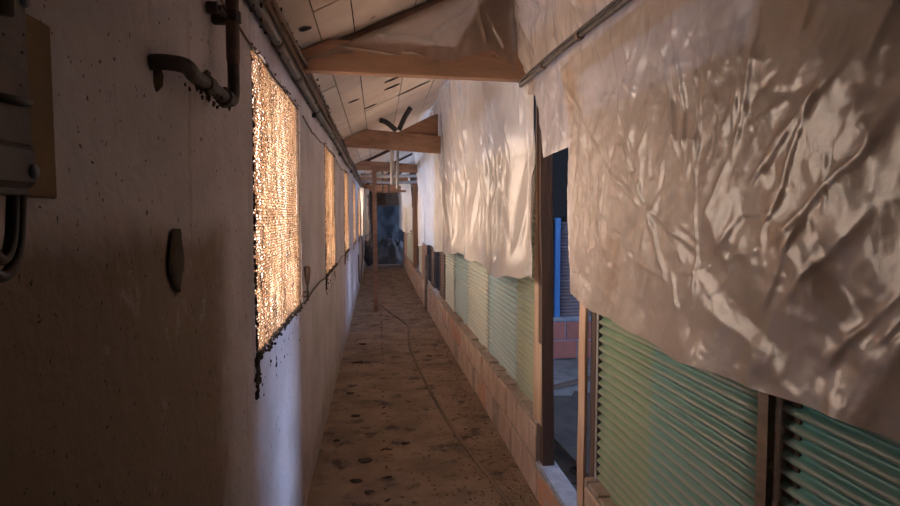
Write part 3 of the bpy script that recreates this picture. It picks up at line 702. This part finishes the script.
# big near sheet
def near_sheet(U, V):
    bot = lerp(U, [.3, .9, 1.05, 1.26, 1.57, 1.88, 2.24, 2.40, 2.56], [1.19, 1.184, 1.172, 1.160, 1.148, 1.168, 1.178, 1.196, 1.22]) + .003 * np.sin(U * 19) 
    top = lerp(U, [.3, 2.56], [2.21, 2.175])
    Z = top + (bot - top) * V
    Y = U + 0 * Z
    edge = np.clip((U - 2.3) / .26, 0, 1)
    Y = Y - .05 * edge * np.clip((1.45 - Z) / .3, 0, 1) + .012 * edge * np.sin(Z * 9)
    h = .018 * (fbm(Y, Z, 1.6, 5, 3) - .9) + .011 * (fbm(Y + .5 * Z, Z * .55, 3.6, 9, 3, True) - 1.) * (.35 + .65 * (Y < 2))
    # folds read from the photograph, in wall coordinates (distance along wall, height)
    C = [((2.53, 2.13), (2.14, 1.745), .016, .022), ((2.52, 2.12), (2.26, 1.72), .010, .012), ((2.15, 1.75), (1.80, 1.57), .013, .018), ((2.13, 1.75), (2.16, 1.38), .010, .008),
         ((2.24, 1.68), (2.29, 1.40), .008, .010), ((2.30, 1.40), (2.20, 1.44), .006, .008), ((1.80, 1.60), (1.64, 1.35), .014, .020), ((1.84, 1.66), (1.80, 1.58), .016, .012), ((1.80, 1.58), (1.47, 1.45), .011, .014),
         ((1.70, 2.08), (1.60, 1.70), .013, .018), ((1.62, 2.06), (1.555, 1.68), .014, .014), ((1.52, 1.98), (1.49, 1.62), .014, .012), ((1.487, 2.02), (1.49, 1.22), .008, .006),
         ((1.30, 2.00), (1.33, 1.72), .014, .018), ((1.23, 1.98), (1.33, 1.66), .018, .020), ((1.33, 1.70), (1.46, 1.50), .012, .014), ((.96, 1.84), (1.24, 1.63), .020, .020), ((1.02, 1.83), (1.20, 1.52), .016, .018),
         ((1.12, 1.74), (1.27, 1.60), .012, .012), ((.88, 1.70), (1.18, 1.49), .016, .018), ((1.08, 1.56), (1.22, 1.33), .015, .016), ((.92, 1.56), (1.16, 1.36), .018, .020), ((.85, 1.44), (1.05, 1.25), .014, .018),
         ((1.28, 1.56), (1.42, 1.44), .012, .014), ((1.30, 1.44), (1.44, 1.33), .010, .012), ((1.40, 1.42), (1.60, 1.38), .010, .012), ((1.62, 1.40), (1.56, 1.27), .009, .010), ((1.95, 1.42), (1.62, 1.36), .007, .010),
         ((2.0, 1.98), (1.88, 1.70), .009, .012), ((2.12, 1.98), (2.0, 1.96), .006, .006), ((1.98, 2.01), (1.86, 1.93), .008, .008), ((1.96, 1.80), (1.86, 1.62), .009, .010), ((.80, 2.0), (.95, 1.80), .016, .02), ((1.05, 2.1), (1.10, 1.9), .01, .015)]
    for a, b, am, w in C:
        h = h + crease(Y, Z, a, b, am * (.42 if a[0] < 1.45 else .65), w * .75)
    for i in range(46):      # broad flat facets meeting in sharp ridges
        a = np.array((rs.uniform(.6, 2.4), rs.uniform(1.25, 2.1))); an = rs.uniform(.2, 1.5) if a[0] < 1.6 else rs.uniform(.9, 2.6)
        L = rs.uniform(.15, .5); b = a + L * np.array((math.cos(an), math.sin(an)))
        h = h + facet(Y, Z, a, b, rs.choice([-1, 1]) * L * rs.uniform(.012, .038) * (.8 if a[0] < 1.5 else .5), L * rs.uniform(.12, .45))
    for i in range(110):
        a = np.array((rs.uniform(.7, 2.45), rs.uniform(1.22, 2.05))); an = rs.uniform(-1.3, 1.3) + PI / 2 + (.5 if a[0] < 1.4 else -.25)
        L = rs.uniform(.05, .20); b = a + L * np.array((math.cos(an), math.sin(an)))
        h = h + crease(Y, Z, a, b, rs.choice([-1, 1]) * rs.uniform(.0015, .005), rs.uniform(.003, .009))
    h = h + .0045 * (fbm(Y + .35 * Z, Z - .3 * Y, 9., 21, 4, True) - 1.)
    wall = .86 - .0105 * (Y - 2)
    X = lerp(Z, [1.1, 1.5, 2.0, 2.21], [0, .005, .012, .045]); X = wall - .012 - X - h - .02
    X = X - .012 * np.clip(1 - (Z - bot) / .10, 0, 1) * (.5 + .5 * np.sin(U * 14))
    return X, Y, Z
make_film('plastic_sheet', .3, 2.535, 2.2, 1.15, .0065, near_sheet, M['film'], 'large dusty creased plastic sheet hanging at the right in the foreground')

# upper sheet above and behind the rod, with its short flap over the doorway
def upper_sheet(U, V):
    bot = lerp(U, [.3, 2.50, 2.57, 2.95, 3.02, 3.22], [2.10, 2.10, 1.847, 1.836, 2.16, 2.20])
    top = lerp(U, [.3, 3.22], [2.865, 2.865])
    Z = top + (bot - top) * V; Y = U + 0 * V
    h = .016 * (fbm(Y, Z, 2., 35, 3) - .9) + .014 * (fbm(Y * 1.2 + Z, Z * .7, 4., 39, 3, True) - 1.)
    for i in range(40):
        a = np.array((rs.uniform(1.7, 3.2), rs.uniform(1.9, 2.6))); an = rs.uniform(.3, 2.7); L = rs.uniform(.12, .4); b = a + L * np.array((math.cos(an), math.sin(an)))
        h = h + facet(Y, Z, a, b, rs.choice([-1, 1]) * L * rs.uniform(.04, .10), L * rs.uniform(.12, .4))
    for i in range(60):
        a = np.array((rs.uniform(1.7, 3.2), rs.uniform(1.9, 2.6))); an = rs.uniform(-.7, .9) + PI / 2
        L = rs.uniform(.06, .25); b = a + L * np.array((math.cos(an), math.sin(an)))
        h = h + crease(Y, Z, a, b, rs.choice([-1, 1]) * rs.uniform(.003, .009), rs.uniform(.005, .013))
    h = h + crease(Y, Z, (2.70, 2.22), (2.60, 1.86), .02, .02) + crease(Y, Z, (2.66, 2.2), (2.63, 1.9), .014, .012)
    X = lerp(Z, [1.84, 2.10, 2.235, 2.5, 2.87], [.825, .822, .80, .745, .665])
    X = X - h * np.clip(abs(Z - 2.235) / .08, .15, 1)
    return X, Y, Z
make_film('plastic_sheet', .3, 3.22, 2.865, 2.0, .008, upper_sheet, M['film'], 'upper plastic sheet above the rod, with a short flap over the doorway')

# middle sheets beyond the door post
def mid(z0f, y0, y1, seed, ztop, xoff=0., folds=30, amp=1.):
    def f(U, V):
        bot = z0f(U); top = ztop + 0 * U
        Z = top + (bot - top) * V; Y = U + 0 * V
        k = np.clip((2.9 - Z) / 1.2, .15, 1)
        h = amp * .034 * k * np.sin(U * 6.5 + 1.6 * np.sin(U * 2.1 + seed) + .6 * Z) + .010 * (fbm(Y, Z * .7, 2.5, seed, 2) - 1.)
        h = h + .07 * np.exp(-((Y - 5.65) / .22) ** 2 - ((Z - 1.25) / .12) ** 2)
        for i in range(folds):
            a = np.array((rs.uniform(y0, y1), rs.uniform(1.2, 2.6))); an = rs.uniform(-.5, .5) + PI / 2
            L = rs.uniform(.25, .9); b = a + L * np.array((math.cos(an), math.sin(an)))
            h = h + facet(Y, Z, a, b, rs.choice([-1, 1]) * L * rs.uniform(.02, .06), L * rs.uniform(.08, .25))
        for i in range(folds // 2):
            a = np.array((rs.uniform(y0, y1), rs.uniform(1.25, 2.7))); an = rs.uniform(-.45, .45) + PI / 2
            L = rs.uniform(.15, .5); b = a + L * np.array((math.cos(an), math.sin(an)))
            h = h + crease(Y, Z, a, b, rs.choice([-1, 1]) * rs.uniform(.005, .016), rs.uniform(.007, .022))
        X = .86 - .0105 * (Y - 2) - .045 - .10 * np.clip((Z - 1.9) / 1., 0, 1) - xoff - h
        return X, Y, Z
    return f
def botC(U): return lerp(U, [3.15, 3.3, 4.0, 4.5, 4.9, 5.2, 5.6, 6.3, 7.0, 7.5], [1.19, 1.20, 1.13, 1.14, 1.17, 1.16, 1.19, 1.14, 1.10, 1.15]) + .008 * np.sin(U * 16)
make_film('plastic_sheet', 3.055, 7.5, 2.85, 1.15, .014, mid(botC, 3.055, 7.5, 51, 2.86, 0, 110), M['filmclear'], 'clear glossy plastic sheet hanging in folds just beyond the door post')
def botD(U): return lerp(U, [7.4, 8.2, 9.4, 10.5], [1.10, 1.08, 1.15, 1.0]) + .01 * np.sin(U * 9)
make_film('plastic_sheet', 7.2, 10.4, 2.75, 1.05, .03, mid(botD, 7.4, 10.4, 61, 2.80, .02), M['filmwhite'], 'whitish plastic sheet hanging above the dark shutters')
def botE(U): return lerp(U, [12.4, 14, 18], [1.25, 1.1, 1.15])
make_film('plastic_sheet', 12.4, 18.2, 2.5, 1.15, .04, mid(botE, 12.4, 18.2, 71, 2.6, .0, 20), M['filmwhite'], 'far whitish plastic sheet by the blue end opening')
# far left white curtain
def lc(U, V):
    Z = 2.15 - 1.05 * V; Y = U + 0 * V
    X = -.37 + .17 * np.clip((U - 13.3) / 1.0, 0, 1) * (1 - .3 * V) + .03 * np.sin(U * 9 + V * 2) ; return X, Y, Z
make_film('plastic_curtain', 13.2, 14.6, 2.15, 1.1, .04, lc, M['filmwhite'], 'bright white plastic curtain bulging from the last left windows', cat='plastic curtain')

# brown film wrapped over the first truss
def wrap(U, V):
    # U from left wall to the right; top under the ceiling, bottom on the tie beam
    top = 2.33 + .5 * (U + .4) - .075
    bot = lerp(U, [-.36, -.1, .05, .2, .30, .36, .48, .60, .73], [2.275, 2.345, 2.335, 2.35, 2.32, 2.33, 2.37, 2.40, 2.30]) + .004 * np.sin(U * 60)
    top = np.maximum(top, bot + .008)
    top = np.minimum(top, 2.78); top = np.maximum(top, bot + .008)
    Z = top + (bot - top) * V; X = U + 0 * V
    h = .014 * (fbm(X * 1., Z, 5., 81, 3, True) - 1.) + .012 * fbm(X, Z, 3., 83, 2)
    h = h + crease(X, Z, (.22, 2.40), (.50, 2.64), .022, .018) + crease(X, Z, (.50, 2.66), (.56, 2.42), .018, .012) + crease(X, Z, (-.25, 2.375), (.12, 2.335), .016, .010) + crease(X, Z, (.55, 2.60), (.66, 2.40), .02, .012) + crease(X, Z, (.12, 2.36), (.25, 2.35), .016, .012) + crease(X, Z, (.0, 2.44), (.3, 2.42), .010, .02)
    Y = 2.975 + .19 * (X + .4) / 1.175 - h - .012
    return X, Y, Z
make_film('plastic_wrap', -.36, .73, 2.8, 2.3, .0055, wrap, M['filmdark'], 'brown dusty film draped over the nearest roof beam', cat='plastic sheet')

# rod holding the plastic
t = thing('hanging_rod', 'dark rod holding the plastic, running from the nearest roof beam end', 'rod', (.762, 3.19, 2.24))
P_ = [(.0, -3.0, -.055), (.0, -1.9, -.048), (.004, -1.4, -.03), (.0, -.9, -.012), (0, -.4, -.004), (0, .0, .0)]
bm = bmesh.new(); tube(bm, smoothpts(P_, 5), .011, 8); mk('tube', bm, M['greypipe'], t, True)
bm = bmesh.new(); tube(bm, smoothpts([(a - .010, b, c + .017 + .003 * math.sin(b * 9)) for a, b, c in P_], 5), .006, 8); mk('wire', bm, M['pipe'], t, True)
for y in (-.45, -.95, -1.5):
    bm = bmesh.new(); z = float(np.interp(y, [-3, -1.9, -1.4, -.9, -.4, 0], [-.055, -.048, -.03, -.012, -.004, 0])); tube(bm, [(0, y - .012, z), (0, y + .012, z)], .017, 8); mk('tie', bm, M['brownpipe'], t)

# ------------------------------------------------------------------ floor things
pts = [(.006, 10.47), (.16, 9.6), (.36, 8.6), (.40, 8.2), (.375, 7.5), (.357, 6.9), (.40, 5.9), (.473, 4.77), (.53, 4.2), (.586, 3.75), (.64, 3.4), (.684, 3.08), (.75, 2.6), (.80, 2.1), (.81, 1.4)]
bm = bmesh.new(); P2 = smoothpts([(x, y, .008) for x, y in pts], 8); tube(bm, [p + Vector((random.uniform(-.003, .003), 0, 0)) for p in P2], .014, 8)
tag(mk('floor_cable', bm, M['woodY'], smooth=True), 'dust covered cable snaking along the corridor floor', 'cable')
def leafshape(bm, x, y, z, s):
    n = 6; an = random.random() * 6; ring = []
    for k in range(n):
        t = 2 * PI * k / n; r = s * random.uniform(.6, 1.2); px = math.cos(t) * r; py = math.sin(t) * r * .55
        ring.append(bm.verts.new((x + px * math.cos(an) - py * math.sin(an), y + px * math.sin(an) + py * math.cos(an), z + random.uniform(0, s * .35))))
    top = bm.verts.new((x, y, z + s * random.uniform(.15, .6)))
    for k in range(n): bm.faces.new((ring[k], ring[(k + 1) % n], top))
bm = bmesh.new()
for i in range(2600):
    y = 2.6 + random.random() ** 1.5 * 13
    x = RX(y) - abs(random.gauss(0, .22)) - .015 if random.random() < .75 else random.uniform(-.38, .8)
    if x < -.38: continue
    leafshape(bm, x, y, .001, random.uniform(.004, .013) * (1.0 + .04 * y))
tag(mk('leaf_litter', bm, M['leaf']), 'dry dark leaf litter scattered over the corridor floor', 'leaf litter', kind='stuff')
bm = bmesh.new()
for i in range(420):
    a = random.gauss(0, 1); b = random.gauss(0, 1)
    leafshape(bm, min(.83, .77 + a * .045), 3.15 + b * .13, .001 + max(0, .022 - .012 * (a * a + b * b)) * random.random(), random.uniform(.003, .009))
tag(mk('debris_heap', bm, M['paleleaf']), 'small heap of pale chaff and leaves at the foot of the brick corner', 'debris', kind='stuff')
g = 'dark dung clumps on the corridor floor'
for (x, y, s) in [(.17, 4.0, .03), (-.18, 4.6, .04), (-.25, 5.2, .035), (.06, 3.9, .02), (.36, 5.9, .02), (.55, 6.5, .03), (-.10, 3.75, .045), (-.14, 3.45, .035), (-.2, 7.2, .05), (-.22, 6.3, .05), (.45, 5.1, .022), (.24, 4.9, .018), (-.3, 4.1, .028), (-.06, 3.3, .03)]:
    bm = bmesh.new()
    for k in range(7): blob(bm, (random.uniform(-.6, .6) * s, random.uniform(-.3, .3) * s, .003), s * random.uniform(.4, .6), (1.3, 1, .28), .4)
    tag(mk('dung_clump', bm, M['dirt'], loc=(x, y, 0)), 'flattened dark clump trodden on the brown corridor floor', 'clump', g)
bm = bmesh.new()
for y in np.arange(2.9, 9.5, .145):
    if random.random() < .85: blob(bm, (.035 + random.gauss(0, .004), y, .001), random.uniform(.012, .03), (1.2, .35, .12), .3)
tag(mk('floor_marks', bm, M['dirt']), 'broken row of small dark marks down the middle of the floor', 'marks', kind='stuff')

# far store beyond the opening
bm = bmesh.new(); nn = 26
P = np.array([[(-.5 + 1.9 * i / nn, 20.7 + .015 * math.sin(i * .8) + .05 * noise.noise((i * .3, j * .3, 0)), .02 + 2.2 * j / nn) for j in range(nn + 1)] for i in range(nn + 1)])
o = lk('blue_tarpaulin', grid_mesh('blue_tarpaulin', P), M['tarp'], smooth=True); tag(o, 'slate blue tarpaulin hanging in the dark beyond the end opening', 'tarpaulin')
P = np.array([[(-.3 + 1.4 * i / 30, 19.0 + 1.5 * j / 30, .78 * math.sin(PI * min(1, i / 30 + .05)) ** .6 * math.sin(PI * j / 30) ** .7 * (1 + .5 * noise.noise((i * .25, j * .25, 4))) + .0) for j in range(31)] for i in range(31)])
o = lk('rubble_pile', grid_mesh('rubble_pile', P), M['rubble']); tag(o, 'grey rubble pile lying in front of the blue tarpaulin', 'rubble', kind='stuff')

# ------------------------------------------------------------------ daylight
w = bpy.data.worlds.new('sky'); sc.world = w; w.use_nodes = True; nt = w.node_tree; N = nt.nodes; L = nt.links
bg = N['Background']; tc = N.new('ShaderNodeTexCoord'); sp = N.new('ShaderNodeSeparateXYZ'); L.new(tc.outputs['Generated'], sp.inputs[0])
r = N.new('ShaderNodeValToRGB'); r.color_ramp.elements[0].position = .40; r.color_ramp.elements[0].color = (1.0, .87, .76, 1); r.color_ramp.elements[1].position = .60; r.color_ramp.elements[1].color = (1.1, 1.5, 2.4, 1)
mr = N.new('ShaderNodeMapRange'); mr.inputs[1].default_value = -1; mr.inputs[2].default_value = 1; L.new(sp.outputs[0], mr.inputs[0]); L.new(mr.outputs[0], r.inputs[0])
L.new(r.outputs[0], bg.inputs[0]); bg.inputs[1].default_value = 6.3
def portal(x, y, z, sy, sz, right):
    l = bpy.data.lights.new('daylight_portal', 'AREA'); l.shape = 'RECTANGLE'; l.size = sz; l.size_y = sy; l.cycles.is_portal = True
    o = bpy.data.objects.new('daylight_portal', l); col.objects.link(o); o.location = (x, y, z)
    o.rotation_euler = (0, -PI / 2 if right else PI / 2, 0)
    # area light shines along local -Z: rotate so that -Z is +X (left windows) or -X (right windows)
for a, w_ in WIN: portal(-.61, a + w_ / 2, (WZ[0] + WZ[1]) / 2, w_, WZ[1] - WZ[0], True)
portal(4.11, 3.4, 1.525, 1.3, 1.05, False); portal(4.11, 9.375, 1.525, 1.25, 1.05, False); portal(4.11, 14.5, 1.525, 1.0, 1.05, False); portal(4.11, 19.8, 1.525, 1.6, 1.05, False)  # the last one serves the opening added to brighten the far store

sc.cycles.max_bounces = 8; sc.cycles.diffuse_bounces = 5; sc.cycles.transparent_max_bounces = 12; sc.cycles.use_denoising = True
sc.cycles.sample_clamp_indirect = 8
vs = sc.view_settings; vs.view_transform = 'Standard'; vs.look = 'None'; vs.exposure = 1.12; vs.gamma = 1; vs.use_curve_mapping = False
